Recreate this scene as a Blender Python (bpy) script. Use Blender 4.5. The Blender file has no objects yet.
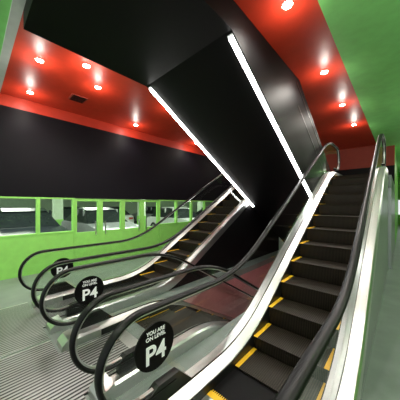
import bpy, math, random
from mathutils import Vector
random.seed(3)
S=bpy.context.scene
try: S.view_settings.view_transform='Standard'
except: pass
# ---------------- materials ----------------
def mat(name,col,rough=.5,metal=0,var=.06,scale=6,bump=0,emit=None,es=0,spec=.5):
    m=bpy.data.materials.new(name); m.use_nodes=True
    n=m.node_tree.nodes; l=m.node_tree.links; b=n['Principled BSDF']
    tc=n.new('ShaderNodeTexCoord'); no=n.new('ShaderNodeTexNoise'); no.inputs['Scale'].default_value=scale
    no.inputs['Detail'].default_value=4
    l.new(tc.outputs['Object'],no.inputs['Vector'])
    r=n.new('ShaderNodeValToRGB'); c=Vector(col)
    r.color_ramp.elements[0].position=.3; r.color_ramp.elements[1].position=.7
    r.color_ramp.elements[0].color=(*[max(0,v*(1-var)) for v in c],1)
    r.color_ramp.elements[1].color=(*[min(1,v*(1+var)) for v in c],1)
    l.new(no.outputs['Fac'],r.inputs['Fac']); l.new(r.outputs['Color'],b.inputs['Base Color'])
    b.inputs['Roughness'].default_value=rough; b.inputs['Metallic'].default_value=metal
    b.inputs['Specular IOR Level'].default_value=spec
    if bump:
        bp=n.new('ShaderNodeBump'); bp.inputs['Strength'].default_value=bump; bp.inputs['Distance'].default_value=.01
        l.new(no.outputs['Fac'],bp.inputs['Height']); l.new(bp.outputs['Normal'],b.inputs['Normal'])
    if emit:
        b.inputs['Emission Color'].default_value=(*emit,1); b.inputs['Emission Strength'].default_value=es
    return m
def ribbed(name,c1,c2,pitch,rough,metal,spec=.5):
    m=bpy.data.materials.new(name); m.use_nodes=True
    n=m.node_tree.nodes; l=m.node_tree.links; b=n['Principled BSDF']
    tc=n.new('ShaderNodeTexCoord'); sp=n.new('ShaderNodeSeparateXYZ'); l.new(tc.outputs['Object'],sp.inputs[0])
    mu=n.new('ShaderNodeMath'); mu.operation='MULTIPLY'; mu.inputs[1].default_value=2*math.pi/pitch
    l.new(sp.outputs['X'],mu.inputs[0]); si=n.new('ShaderNodeMath'); si.operation='SINE'; l.new(mu.outputs[0],si.inputs[0])
    ma=n.new('ShaderNodeMapRange'); ma.inputs['From Min'].default_value=-.5; ma.inputs['From Max'].default_value=.5
    l.new(si.outputs[0],ma.inputs['Value'])
    r=n.new('ShaderNodeMix'); r.data_type='RGBA'; r.inputs[6].default_value=(*c1,1); r.inputs[7].default_value=(*c2,1)
    l.new(ma.outputs[0],r.inputs[0]); l.new(r.outputs[2],b.inputs['Base Color'])
    bp=n.new('ShaderNodeBump'); bp.inputs['Strength'].default_value=.5; bp.inputs['Distance'].default_value=.004
    l.new(ma.outputs[0],bp.inputs['Height']); l.new(bp.outputs['Normal'],b.inputs['Normal'])
    b.inputs['Roughness'].default_value=rough; b.inputs['Metallic'].default_value=metal
    b.inputs['Specular IOR Level'].default_value=spec
    return m
def glassmat(name,tint,refl=.7,base=.05):
    m=bpy.data.materials.new(name); m.use_nodes=True
    n=m.node_tree.nodes; l=m.node_tree.links; n.remove(n['Principled BSDF'])
    t=n.new('ShaderNodeBsdfTransparent'); t.inputs[0].default_value=(*tint,1)
    g=n.new('ShaderNodeBsdfGlossy'); g.inputs['Roughness'].default_value=.02
    f=n.new('ShaderNodeLayerWeight'); f.inputs[0].default_value=.5
    pw=n.new('ShaderNodeMath'); pw.operation='POWER'; pw.inputs[1].default_value=3.5; l.new(f.outputs['Facing'],pw.inputs[0])
    k=n.new('ShaderNodeMath'); k.operation='MULTIPLY_ADD'; k.inputs[1].default_value=refl; k.inputs[2].default_value=base; k.use_clamp=True
    no=n.new('ShaderNodeTexNoise'); no.inputs['Scale'].default_value=1.5
    bp=n.new('ShaderNodeBump'); bp.inputs['Strength'].default_value=.02; l.new(no.outputs['Fac'],bp.inputs['Height'])
    l.new(bp.outputs['Normal'],g.inputs['Normal'])
    l.new(pw.outputs[0],k.inputs[0]); mx=n.new('ShaderNodeMixShader')
    l.new(k.outputs[0],mx.inputs[0]); l.new(t.outputs[0],mx.inputs[1]); l.new(g.outputs[0],mx.inputs[2])
    l.new(mx.outputs[0],n['Material Output'].inputs['Surface'])
    return m
def emis(name,col,s): return mat(name,(.8,.8,.8),emit=col,es=s)
M_floor=mat('floor_concrete',(.19,.215,.205),rough=.3,var=.14,scale=3)
M_green=mat('green_paint',(.28,.66,.13),rough=.5)
M_greenc=mat('green_ceiling_paint',(.27,.72,.21),rough=.55)
M_red=mat('red_ceiling_paint',(.55,.038,.015),rough=.4)
M_dred=mat('dark_red',(.40,.05,.03),rough=.6)
M_black=mat('black_paint',(.004,.0035,.004),rough=.5,spec=.12)
M_blackw=mat('black_wall_paint',(.0045,.0032,.006),rough=.5,spec=.16)
M_rub=mat('handrail_rubber',(.004,.004,.004),rough=.4,spec=.22)
M_steel=mat('brushed_steel',(.72,.72,.71),rough=.30,metal=1,var=.03,scale=25)
M_steeld=mat('outer_cladding',(.42,.44,.44),rough=.38,metal=.7)
M_skirt=mat('skirt_black',(.012,.012,.012),rough=.35,spec=.3)
M_yel=mat('yellow_marking',(.95,.52,.015),rough=.5)
M_step=ribbed('step_cleats',(.006,.005,.004),(.040,.030,.021),.02,.42,.3,.35)
M_plate=ribbed('landing_plate_ribs',(.02,.02,.02),(.40,.405,.40),.045,.33,.7)
M_glass=glassmat('balustrade_glass',(.92,.95,.93),.5,.03)
M_wglass=glassmat('window_glass',(.88,.97,.88),.15,.02)
M_white=mat('white_lettering',(.9,.9,.9),rough=.5,emit=(1,1,1),es=.15)
M_trim=mat('grey_trim',(.62,.64,.63),rough=.4)
M_strip=emis('led_strip',(1,.98,.95),26)
M_lamp=emis('lamp_lens',(1,.96,.88),90)
M_tube=emis('garage_tube',(1,1,.93),8)
M_garw=mat('garage_wall',(.60,.74,.56),rough=.8)
M_garf=mat('garage_floor_paint',(.34,.40,.34),rough=.5)
M_pit=mat('pit_wall_redlit',(.62,.22,.24),rough=.5)  # reddish wall colour stands in for the red light of the lower level
M_tyre=mat('tyre',(.02,.02,.02),rough=.8)
M_carw=mat('car_white',(.75,.76,.78),rough=.25); M_card=mat('car_dark',(.03,.035,.05),rough=.2); M_cars=mat('car_silver',(.45,.47,.5),rough=.25,metal=.3)
M_carg=mat('car_glass',(.02,.025,.03),rough=.08)
class MB:
    def __init__(s): s.v=[];s.f=[];s.m=[];s.mats=[]
    def mi(s,m):
        if m not in s.mats: s.mats.append(m)
        return s.mats.index(m)
    def add(s,vs,fs,m):
        o=len(s.v); s.v+=[tuple(p) for p in vs]; k=s.mi(m)
        for f in fs: s.f.append([i+o for i in f]); s.m.append(k)
    def box(s,x0,x1,y0,y1,z0,z1,m):
        s.add([(x0,y0,z0),(x1,y0,z0),(x1,y1,z0),(x0,y1,z0),(x0,y0,z1),(x1,y0,z1),(x1,y1,z1),(x0,y1,z1)],
          [(0,3,2,1),(4,5,6,7),(0,1,5,4),(1,2,6,5),(2,3,7,6),(3,0,4,7)],m)
    def polyx(s,pts,x0,x1,m):
        n=len(pts)
        s.add([(x0,a,b) for a,b in pts]+[(x1,a,b) for a,b in pts],
          [tuple(range(n)),tuple(range(2*n-1,n-1,-1))]+[(i,i+n,(i+1)%n+n,(i+1)%n) for i in range(n)],m)
    def sweep(s,path,prof,m,vertical=False,cap=True):
        n=len(prof); vs=[]
        for i,p in enumerate(path):
            a=path[max(0,i-1)]; b=path[min(len(path)-1,i+1)]
            ty,tz=b[1]-a[1],b[2]-a[2]; L=math.hypot(ty,tz) or 1
            ny,nz=(-tz/L,ty/L)
            if vertical: ny,nz=0,1
            for q in prof: vs.append((p[0]+q[0],p[1]+ny*q[1],p[2]+nz*q[1]))
        fs=[]
        for i in range(len(path)-1):
            for j in range(n):
                k=(j+1)%n; fs.append((i*n+j,(i+1)*n+j,(i+1)*n+k,i*n+k))
        if cap: fs+= [tuple(range(n)),tuple(range(len(vs)-1,len(vs)-1-n,-1))]
        s.add(vs,fs,m)
    def disc(s,c,axis,r0,r1,h,m,n=32):
        vs=[];ax={'x':(1,2,0),'y':(2,0,1),'z':(0,1,2)}[axis]
        for k,(r,t) in enumerate(((r0,0),(r1,h))):
            for i in range(n):
                a=2*math.pi*i/n; p=[0,0,0]; p[ax[0]]=r*math.cos(a); p[ax[1]]=r*math.sin(a); p[ax[2]]=t
                vs.append((c[0]+p[0],c[1]+p[1],c[2]+p[2]))
        s.add(vs,[tuple(range(n-1,-1,-1)),tuple(range(n,2*n))]+[(i,(i+1)%n,(i+1)%n+n,i+n) for i in range(n)],m)
    def obj(s,name,parent=None,smooth=False,bevel=0):
        me=bpy.data.meshes.new(name); me.from_pydata(s.v,[],s.f); 
        for m in s.mats: me.materials.append(m)
        for p,k in zip(me.polygons,s.m): p.material_index=k; p.use_smooth=smooth
        me.update()
        o=bpy.data.objects.new(name,me); S.collection.objects.link(o)
        if parent: o.parent=parent
        if bevel:
            b=o.modifiers.new('b','BEVEL'); b.width=bevel; b.segments=2; b.limit_method='ANGLE'
        return o
def empty(name,loc=(0,0,0)):
    e=bpy.data.objects.new(name,None); S.collection.objects.link(e); e.location=loc; return e
def quick(name,*boxes,bevel=0,parent=None):
    m=MB()
    for b in boxes: m.box(*b)
    return m.obj(name,bevel=bevel,parent=parent)
CZ=4.35
WX=-6.8
# ---------------- shell ----------------
PX0,PX1=-3.17,-1.88
quick('floor',(-20,WX-.15,-5,30,-.15,0,M_garf),(WX-.15,PX0,12.1,30,-.15,0,M_garf),(WX-.15,PX0,-5,12.1,-.15,0,M_floor),(PX1,6,-5,30,-.15,0,M_floor),(PX0,PX1,-5,1.7,-.15,0,M_floor),(PX0,PX1,9.1,30,-.15,0,M_floor))
quick('ceiling',(WX,-.74,.45,12,CZ,CZ+.15,M_red))
quick('ceiling_green',(-.74,6,-5,30,CZ-.13,CZ+.02,M_greenc),(WX,-.74,-5,.45,CZ-.13,CZ+.02,M_greenc))
quick('trim_1',(WX,-.74,.36,.47,CZ-.16,CZ-.13,M_trim))
quick('wall_left',(WX-.15,WX,-5,12,1.95,4.08,M_blackw),(WX-.15,WX,-5,12,4.08,CZ,M_red))
quick('wall_left',(WX-.15,WX,-5,2.04,0,.98,M_green)); quick('wall_left',(WX-.15,WX,5.01,12,0,.98,M_green))
wb=MB()
wb.box(WX,-.2,12,12.15,1.95,3.4,M_blackw); wb.box(WX,-.2,12,12.15,3.4,CZ,M_dred)
wb.box(WX,-.2,12,12.15,0,.98,M_blackw); wb.box(-2.9,-.2,12,12.15,.98,1.95,M_blackw)
wb.obj('wall_back')
quick('wall_corridor',(-.35,-.2,12.15,26,0,CZ-.13,M_green))
quick('wall_right',(4.5,4.65,-1,26,0,CZ-.13,M_green))
quick('wall_far',(-.2,4.5,26,26.15,2.2,CZ-.13,M_green),(-.2,4.5,26,26.15,0,.9,M_green))
def window(name,a,b,axis,fixed,z0=.98,z1=1.95,mid=False):
    m=MB(); t=.04
    def bx(u0,u1,w0,w1,mm,th=.05):
        if axis=='y': m.box(fixed-.1,fixed-.1+th+.06,u0,u1,w0,w1,mm)
        else: m.box(u0,u1,fixed,fixed+th+.04,w0,w1,mm)
    bx(a,b,z0,z0+t,M_green);bx(a,b,z1-t,z1,M_green);bx(a,a+t,z0+t,z1-t,M_green);bx(b-t,b,z0+t,z1-t,M_green)
    if axis=='y': m.add([(fixed-.06,a+t,z0+t),(fixed-.06,b-t,z0+t),(fixed-.06,b-t,z1-t),(fixed-.06,a+t,z1-t)],[(0,1,2,3)],M_wglass)
    else: m.add([(a+t,fixed+.05,z0+t),(b-t,fixed+.05,z0+t),(b-t,fixed+.05,z1-t),(a+t,fixed+.05,z1-t)],[(0,1,2,3)],M_wglass)
    return m.obj(name)
ys=[-2.0,-1.2,-.4,.45,1.22,2.05]
wi=1
for a,b in zip(ys[:-1],ys[1:]): window(f'window_{wi}',a,b,'y',WX); wi+=1
ys=[5.0+i*.875 for i in range(9)]
for a,b in zip(ys[:-1],ys[1:]): window(f'window_{wi}',a,b,'y',WX); wi+=1
xs=[WX+i*.78 for i in range(6)]
for a,b in zip(xs[:-1],xs[1:]): window(f'window_{wi}',a,b,'x',12.0); wi+=1
for i in range(4):
    a=2.05+i*.7375; b=a+.7375; m=MB(); f=WX-.1; t=.08
    m.box(f,f+.08,a,a+t,0,1.94,M_green);m.box(f,f+.08,b-t,b,0,1.94,M_green)
    m.box(f,f+.08,a+t,b-t,1.94-t,1.94,M_green);m.box(f,f+.08,a+t,b-t,0,.95,M_green)
    m.add([(f+.04,a+t,.95),(f+.04,b-t,.95),(f+.04,b-t,1.86),(f+.04,a+t,1.86)],[(0,1,2,3)],M_wglass)
    m.box(f+.1,f+.13,b-.16 if i%2==0 else a+.13,b-.13 if i%2==0 else a+.16,.85,1.25,M_steel)
    m.box(f+.07,f+.1,b-.16 if i%2==0 else a+.13,b-.13 if i%2==0 else a+.16,1.2,1.23,M_steel)
    m.obj(f'door_{i+1}')
# garage outside
quick('wall_garage',(-20,-19.85,-5,30,0,2.9,M_garw),(-19.85,-.35,29,29.15,0,2.9,M_garw))
quick('ceiling_garage',(-20,WX-.15,-5,30,2.9,3.0,M_garw),(WX-.15,-.35,12.15,30,2.9,3.0,M_garw))
def area(name,loc,size,e,col,rot=(0,0,0),parent=None):
    L=bpy.data.lights.new(name,'AREA'); L.size=size; L.energy=e; L.color=col
    o=bpy.data.objects.new(name,L); S.collection.objects.link(o); o.location=loc; o.rotation_euler=rot; o.parent=parent; return o
def tube(xx,yy,ln):
    o=quick('tube_light',(xx-.08,xx+.08,yy,yy+ln,2.77,2.85,M_tube),(xx-.12,xx+.12,yy-.05,yy+ln+.05,2.85,2.89,M_trim))
    area('lamp',(xx,yy+ln/2,2.7),1.2,48,(.98,1,.90),parent=o)
for yy in (-3,0.5,4,7.5,12,17):
    tube(-8.0,yy,1.6)
    tube(-12.3,yy,1.6)
for xx in (-5,-2.5): tube(xx,13,3)
for yy in (3.0,8,14): quick('garage_column',(-13.4,-13.0,yy,yy+.4,0,2.89,M_garw),(-13.42,-12.98,yy-.02,yy+.42,0,1.0,M_green))
def car(x,y,paint,rot=0):
    m=MB()
    def side(pts,w0,w1,mm):
        n=len(pts); vs=[(p[0],-w0 if p[1]<.95 else -w1,p[1]) for p in pts]+[(p[0],w0 if p[1]<.95 else w1,p[1]) for p in pts]
        m.add(vs,[tuple(range(n)),tuple(range(2*n-1,n-1,-1))]+[(i,i+n,(i+1)%n+n,(i+1)%n) for i in range(n)],mm)
    side([(-2.2,.3),(-2.2,.68),(-2.0,.82),(-1.0,.94),(1.9,.94),(2.15,.85),(2.2,.3)],.88,.84,paint)
    side([(-1.0,.94),(-.25,1.38),(.2,1.45),(1.0,1.43),(1.85,.94)],.84,.62,M_carg)
    side([(-.3,1.4),(.2,1.49),(1.05,1.47),(.2,1.42)],.6,.62,paint)
    for u in (-.25,.45,1.1):
        for sg in (-1,1): m.box(u-.04,u+.04,sg*.70-.03,sg*.70+.03,.94,1.42,paint)
    for u in (-1.4,1.4):
        for sg in (-1,1):
            m.disc((u,sg*.80-.1,.32),'y',.32,.32,.2,M_tyre,20); m.disc((u,sg*.9-.01,.32),'y',.2,.2,.02,M_steel,16)
    m.box(-2.23,-2.18,-.75,-.45,.62,.74,M_white); m.box(-2.23,-2.18,.45,.75,.62,.74,M_white)
    m.box(2.18,2.23,-.8,-.5,.68,.8,M_dred); m.box(2.18,2.23,.5,.8,.68,.8,M_dred)
    o=m.obj('car',bevel=.03); o.location=(x,y,0); o.scale=(1,1,1.1); o.rotation_euler=(0,0,rot)
h=math.pi/2
for x,y,p,r in ((-9.7,-1.2,M_carw,0),(-9.7,1.35,M_card,0),(-9.7,3.9,M_cars,0),(-9.7,8.6,M_carw,0),(-9.7,12.5,M_card,0),(-16.2,1,M_carw,0),(-16.2,4.4,M_card,0),(-16.2,7.2,M_carw,0),(-16.2,11,M_cars,0)): car(x,y,p,math.pi if x>-12 else 0)
# pit
quick('wall_pit',(PX0-.1,PX0,1.7,9.1,-1.6,-.15,M_pit),(PX1,PX1+.1,1.7,9.1,-1.6,-.15,M_pit),(PX0,PX1,9.1,9.2,-1.6,-.15,M_pit))
quick('floor_lower',(-7,2,0,16,-3.5,-3.35,M_floor)); quick('wall_lower',(-7,2,16,16.1,-3.35,-.15,M_pit),(-7.1,-7,0,16,-3.35,-.15,M_pit))
# ---------------- inclined black box ----------------
BX0,BX1=-3.46,-1.552
f=lambda y:5.25-.5774*y
zk=f(2.25)
bx=MB()
bx.polyx([(.47,zk),(2.25,zk),(9.08,.003),(10.6,.003),(10.6,.93),(4.70,4.34),(.47,4.34)],BX0,BX1,M_black)
for off in (.10,.55):
    bx.sweep([(BX1+.002,4.70-.2+off*.2,4.34-off),(BX1+.002,10.5,.99-off)],[(-.008,-.02),(.004,-.02),(.004,.02),(-.008,.02)],M_skirt,vertical=True)
bx.obj('inclined_soffit')
for xc in (BX1-.055,BX0+.055):
    m=MB()
    m.sweep([(xc,2.30,f(2.30)-.022),(xc,6.1,f(6.1)-.022)],[(-.028,-.01),(.028,-.01),(.028,.01),(-.028,.01)],M_strip,vertical=True)
    m.sweep([(xc,2.28,f(2.28)-.007),(xc,6.12,f(6.12)-.007)],[(-.04,-.005),(.04,-.005),(.04,.005),(-.04,.005)],M_trim,vertical=True)
    m.obj('linear_light')
# ---------------- downlights ----------------
def downlight(x,y,z,power=55,pt=9):
    m=MB(); m.disc((x,y,z-.012),'z',.07,.07,.012,M_trim,24); m.disc((x,y,z-.02),'z',.05,.055,.009,M_lamp,24)
    o=m.obj('downlight')
    L=bpy.data.lights.new('downlight_lamp','SPOT'); L.energy=power; L.spot_size=math.radians(120 if x<-6 else 150); L.spot_blend=.8; L.shadow_soft_size=.06; L.color=(1,.95,.88)
    lo=bpy.data.objects.new('lamp',L); S.collection.objects.link(lo); lo.location=(x,y,z-.06); lo.parent=o
    L=bpy.data.lights.new('ceiling_halo_fill','POINT'); L.energy=pt; L.shadow_soft_size=.04; L.color=(1,.94,.85)  # added point light, brightens the ceiling round the fitting with a halo
    lo=bpy.data.objects.new('halo_fill',L); S.collection.objects.link(lo); lo.location=(x,y,z-.25); lo.parent=o
for x,y in ((-4.74,.87),(-6.25,.97),(-4.29,1.5),(-4.9,1.95),(-6.3,3.7),(-4.5,3.7),(-6.3,6.5),(-4.5,6.5),(-1.08,2.82),(-1.1,4.74),(-1.12,6.6),(-1.12,8.5),(-5.5,9.5)): downlight(x,y,CZ,60 if x<-6 else 105)
for x,y in ((1.2,-.8),(-1.8,-1.2),(-4.8,-1.2),(1.2,3),(1.2,7),(1.2,12),(1.2,18)): downlight(x,y,CZ-.13,130,30)  # out-of-view fittings in the green ceiling, added as fill for the hall
m=MB(); m.box(-5.95,-5.6,1.65,2.0,CZ-.015,CZ,M_dred)
for i in range(6): m.box(-5.92+i*.055,-5.90+i*.055,1.68,1.97,CZ-.025,CZ-.015,M_black)
m.obj('ceiling_vent')
# ---------------- escalators ----------------
def escalator(cx,ys,yt,sgn,infill=False,y0=.92,comb=1.55,depth=.95):
    root=empty('escalator',(cx,0,0)); s=.57735*sgn; dy=.5
    def R(t): return 0 if t<-dy else (t if t>dy else (t+dy)**2/(4*dy))
    zl=lambda y: s*(R(y-ys)-R(y-yt))
    ye=yt+1.0; hr=.93; rr=.34; zc=hr-rr
    def seq(a,b,n): return [a+(b-a)*i/n for i in range(n+1)]
    rail=MB(); track=MB(); gl=MB()
    for sx in (-.55,.55):
        P=[(sx,y0+.30,hr-2*rr+.0),(sx,y0+.15,hr-2*rr)]
        P+=[(sx,y0-rr*math.sin(a),zc-rr*math.cos(a)) for a in seq(0,math.pi,28)]
        P+=[(sx,y,zl(y)+hr) for y in seq(y0+.05,ye,70)]
        P+=[(sx,ye+rr*math.sin(a),zl(ye)+zc+rr*math.cos(a)) for a in seq(0.1,math.pi,24)]
        P+=[(sx,ye-.15,zl(ye)+hr-2*rr),(sx,ye-.3,zl(ye)+hr-2*rr)]
        prof=[(.040*math.cos(t),.020*math.sin(t)) for t in [2*math.pi*i/14 for i in range(14)]]
        rail.sweep(P,prof,M_rub)
        def inset(P,d):
            o=[]
            for i,p in enumerate(P):
                a=P[max(0,i-1)];b=P[min(len(P)-1,i+1)];ty,tz=b[1]-a[1],b[2]-a[2];L=math.hypot(ty,tz)
                o.append((p[0],p[1]+tz/L*d,p[2]-ty/L*d))
            return o
        track.sweep(inset(P,.023),[(-.015,-.008),(.015,-.008),(.015,.008),(-.015,.008)],M_steel)
        ri=rr-.03
        A=seq(y0-ri,y0,14); lo=[];hi=[]
        for y in A:
            h=math.sqrt(max(0,ri*ri-(y-y0)**2)); lo.append((sx,y,zc-h)); hi.append((sx,y,zc+h))
        def strip(lo,hi):
            n=len(lo); gl.add(lo+hi,[(i,i+1,n+i+1,n+i) for i in range(n-1)],M_glass)
        strip(lo,hi)
        Y=[y0]; 
        while Y[-1]<ye-.6: Y.append(Y[-1]+1.25)
        Y[-1]=ye
        for a,b in zip(Y[:-1],Y[1:]):
            q=seq(a+.004,b-.004,12)
            strip([(sx,y,zl(y)+.13) for y in q],[(sx,y,zl(y)+hr-.03) for y in q])
        q=seq(ye,ye+ri,14)
        strip([(sx,y,zl(ye)+zc-math.sqrt(max(0,ri*ri-(y-ye)**2))) for y in q],[(sx,y,zl(ye)+zc+math.sqrt(max(0,ri*ri-(y-ye)**2))) for y in q])
    rail.obj('handrails',root,smooth=True); track.obj('handrail_tracks',root); gl.obj('glass_panels',root)
    dk=MB(); q=seq(y0-.02,ye+.1,80)
    for sg in (-1,1):
        pr=[(sg*.415,.0),(sg*.415,.09),(sg*.52,.14),(sg*.62,.14),(sg*.64,.12),(sg*.64,-.06)]
        if sg<0: pr=pr[::-1]
        dk.sweep([(0,y,zl(y)) for y in q],pr,M_steel,vertical=True)
        pr=[(sg*.405,-.12),(sg*.405,.085),(sg*.413,.085),(sg*.413,-.12)]
        dk.sweep([(0,y,zl(y)+.0) for y in q if y>comb-.4],pr,M_skirt,vertical=True)
        dk.sweep([(0,y,zl(y)+.0) for y in q],[(sg*.511,.139),(sg*.511,.148),(sg*.519,.148),(sg*.519,.139)],M_skirt,vertical=True)
        dk.polyx([(y0-.02,.0),(y0-.02,.14),(y0-.10,.12),(y0-.16,.06),(y0-.17,.0)],min(sg*.415,sg*.64),max(sg*.415,sg*.64),M_steel)
        dk.polyx([(y0+.05,.14),(y0+.05,.26),(y0+.12,.30),(y0+.34,.30),(y0+.5,.14)],sg*.55-.035,sg*.55+.035,M_skirt)
    dk.obj('decks_and_skirts',root)
    tr=MB()
    for sg in (-1,1):
        xs=sorted((sg*.625,sg*.637)); vs=[]
        full = infill or (sg>0 and cx>-1)
        for y in q:
            b=zl(y)-depth
            if sgn>0: b=0.004 if full else max(.004,b)
            t=max(zl(y)-.05,b+.001)
            vs+= [(xs[0],y,b),(xs[1],y,b),(xs[1],y,t),(xs[0],y,t)]
        fs=[]
        for i in range(len(q)-1):
            for j in range(4): k=(j+1)%4; fs.append((i*4+j,i*4+4+j,i*4+4+k,i*4+k))
        tr.add(vs,fs,M_steeld if (sg>0 and cx>-1) else M_black)
    vs=[]
    for y in q: 
        b=zl(y)-depth
        if sgn>0: b=max(.006,b)
        vs+=[(-.625,y,b),(.625,y,b)]
    tr.add(vs,[(2*i,2*i+1,2*i+3,2*i+2) for i in range(len(q)-1)],M_black)
    tr.obj('truss_cladding',root)
    st=MB(); y=comb
    while y<yt+.55:
        z=zl(y+.2)-.02
        y1=y+.398; w=.40
        if sgn>0: pts=[(y,z),(y1,z),(y1,z-.26),(y+.05,z-.26),(y+.03,z-.15),(y+.012,z-.04)]
        else: pts=[(y,z),(y1,z),(y1-.012,z-.04),(y1-.03,z-.15),(y1-.05,z-.26),(y,z-.26)]
        st.polyx(pts,-w,w,M_step)
        yw=.355 if sgn>0 else .39
        for sg in (-1,1):
            a,b=sorted((sg*yw,sg*.402)); st.box(a,b,y+.002,y1,z,z+.005,M_yel)
        if y<comb+.3 and sgn>0 and not infill: st.box(-.362,.362,y1-.025,y1,z,z+.005,M_yel)
        y+=.4
    st.obj('steps',root)
    for nm,ya,yb,zz,d in (('landing_plate',y0-2.0,comb,.0,1),('landing_plate_upper',yt+.6,ye+.9,zl(ye),-1)):
        p=MB()
        if d>0:
            p.box(-.76,.76,ya,y0-.2,zz+.001,zz+.012,M_plate); p.box(-.40,.40,y0-.2,yb-.22,zz+.001,zz+.012,M_plate)
            p.box(-.40,.40,yb-.22,yb-.06,zz+.001,zz+.014,M_steel)
            if sgn>0:
                p.box(-.40,.40,yb-.06,yb,zz,zz+.016,M_yel)
                for i in range(40): p.box(-.395+i*.02,-.385+i*.02,yb,yb+.03,zz-.01,zz+.008,M_yel)
            p.box(-.775,-.76,ya,y0-.2,zz+.001,zz+.014,M_steel);p.box(.76,.775,ya,y0-.2,zz+.001,zz+.014,M_steel);p.box(-.775,.775,ya-.02,ya,zz+.001,zz+.014,M_steel)
        else:
            p.box(-.41,.41,ya,ye+.2,zz-.12,zz+.012,M_plate); p.box(-.40,.40,ya-.03,ya,zz-.05,zz+.012,M_yel)
        p.obj(nm,root)
    return zl(ye),ye
XA,XM,XL=-.905,-2.525,-4.11
za,ya=escalator(XA,2.25,6.7,1)
escalator(XM,2.4,2.4+3.35/.57735,-1)
zb,yb=escalator(XL,2.8,7.1,1,infill=True)
quick('floor_upper',(-1.545,-.2,ya+.12,12,za-.35,za,M_floor),(-4.76,-3.47,yb+.12,12,zb-.35,zb,M_floor))
quick('wall_landing_side',(-.275,-.2,ya+.13,11.99,.0,za-.36,M_steeld))
# ---------------- level signs ----------------
def sign(x,y,z):
    R=.185; m=MB(); m.disc((0,0,0),'x',R,R,.014,M_black,48)
    o=m.obj('level_sign'); o.location=(x,y,z)
    for body,size,zz,off in (('P4',.20,-.115,.004),('YOU ARE',.042,.108,.001),('ON LEVEL',.042,.066,.001)):
        c=bpy.data.curves.new('lettering','FONT'); c.body=body; c.size=size; c.align_x='CENTER'; c.extrude=.001; c.offset=off
        t=bpy.data.objects.new('lettering',c); S.collection.objects.link(t); c.materials.append(M_white)
        t.rotation_euler=(math.pi/2,0,math.pi/2); t.location=(.0165,0,zz); t.parent=o
for cx,yy,zz in ((XA,1.02,.625),(XM,1.11,.61),(XL,1.2,.57)): sign(cx-.55+.008,yy,zz)
area('lower_level_lamp',(-2.5,12,-.3),2,500,(1,.75,.75))
area('lower_level_lamp',(-4.5,5,-.3),2,300,(1,.75,.75))
w=bpy.data.worlds.new('w'); S.world=w; w.use_nodes=True
w.node_tree.nodes['Background'].inputs[0].default_value=(.95,.97,1,1); w.node_tree.nodes['Background'].inputs[1].default_value=.95
c=bpy.data.cameras.new('cam'); co=bpy.data.objects.new('camera',c); S.collection.objects.link(co)
co.location=(0,0,1.75); co.rotation_euler=(math.radians(90),0,math.radians(43)); c.lens=19.44; c.sensor_width=36; c.shift_y=.0125; c.clip_start=.02
S.camera=co
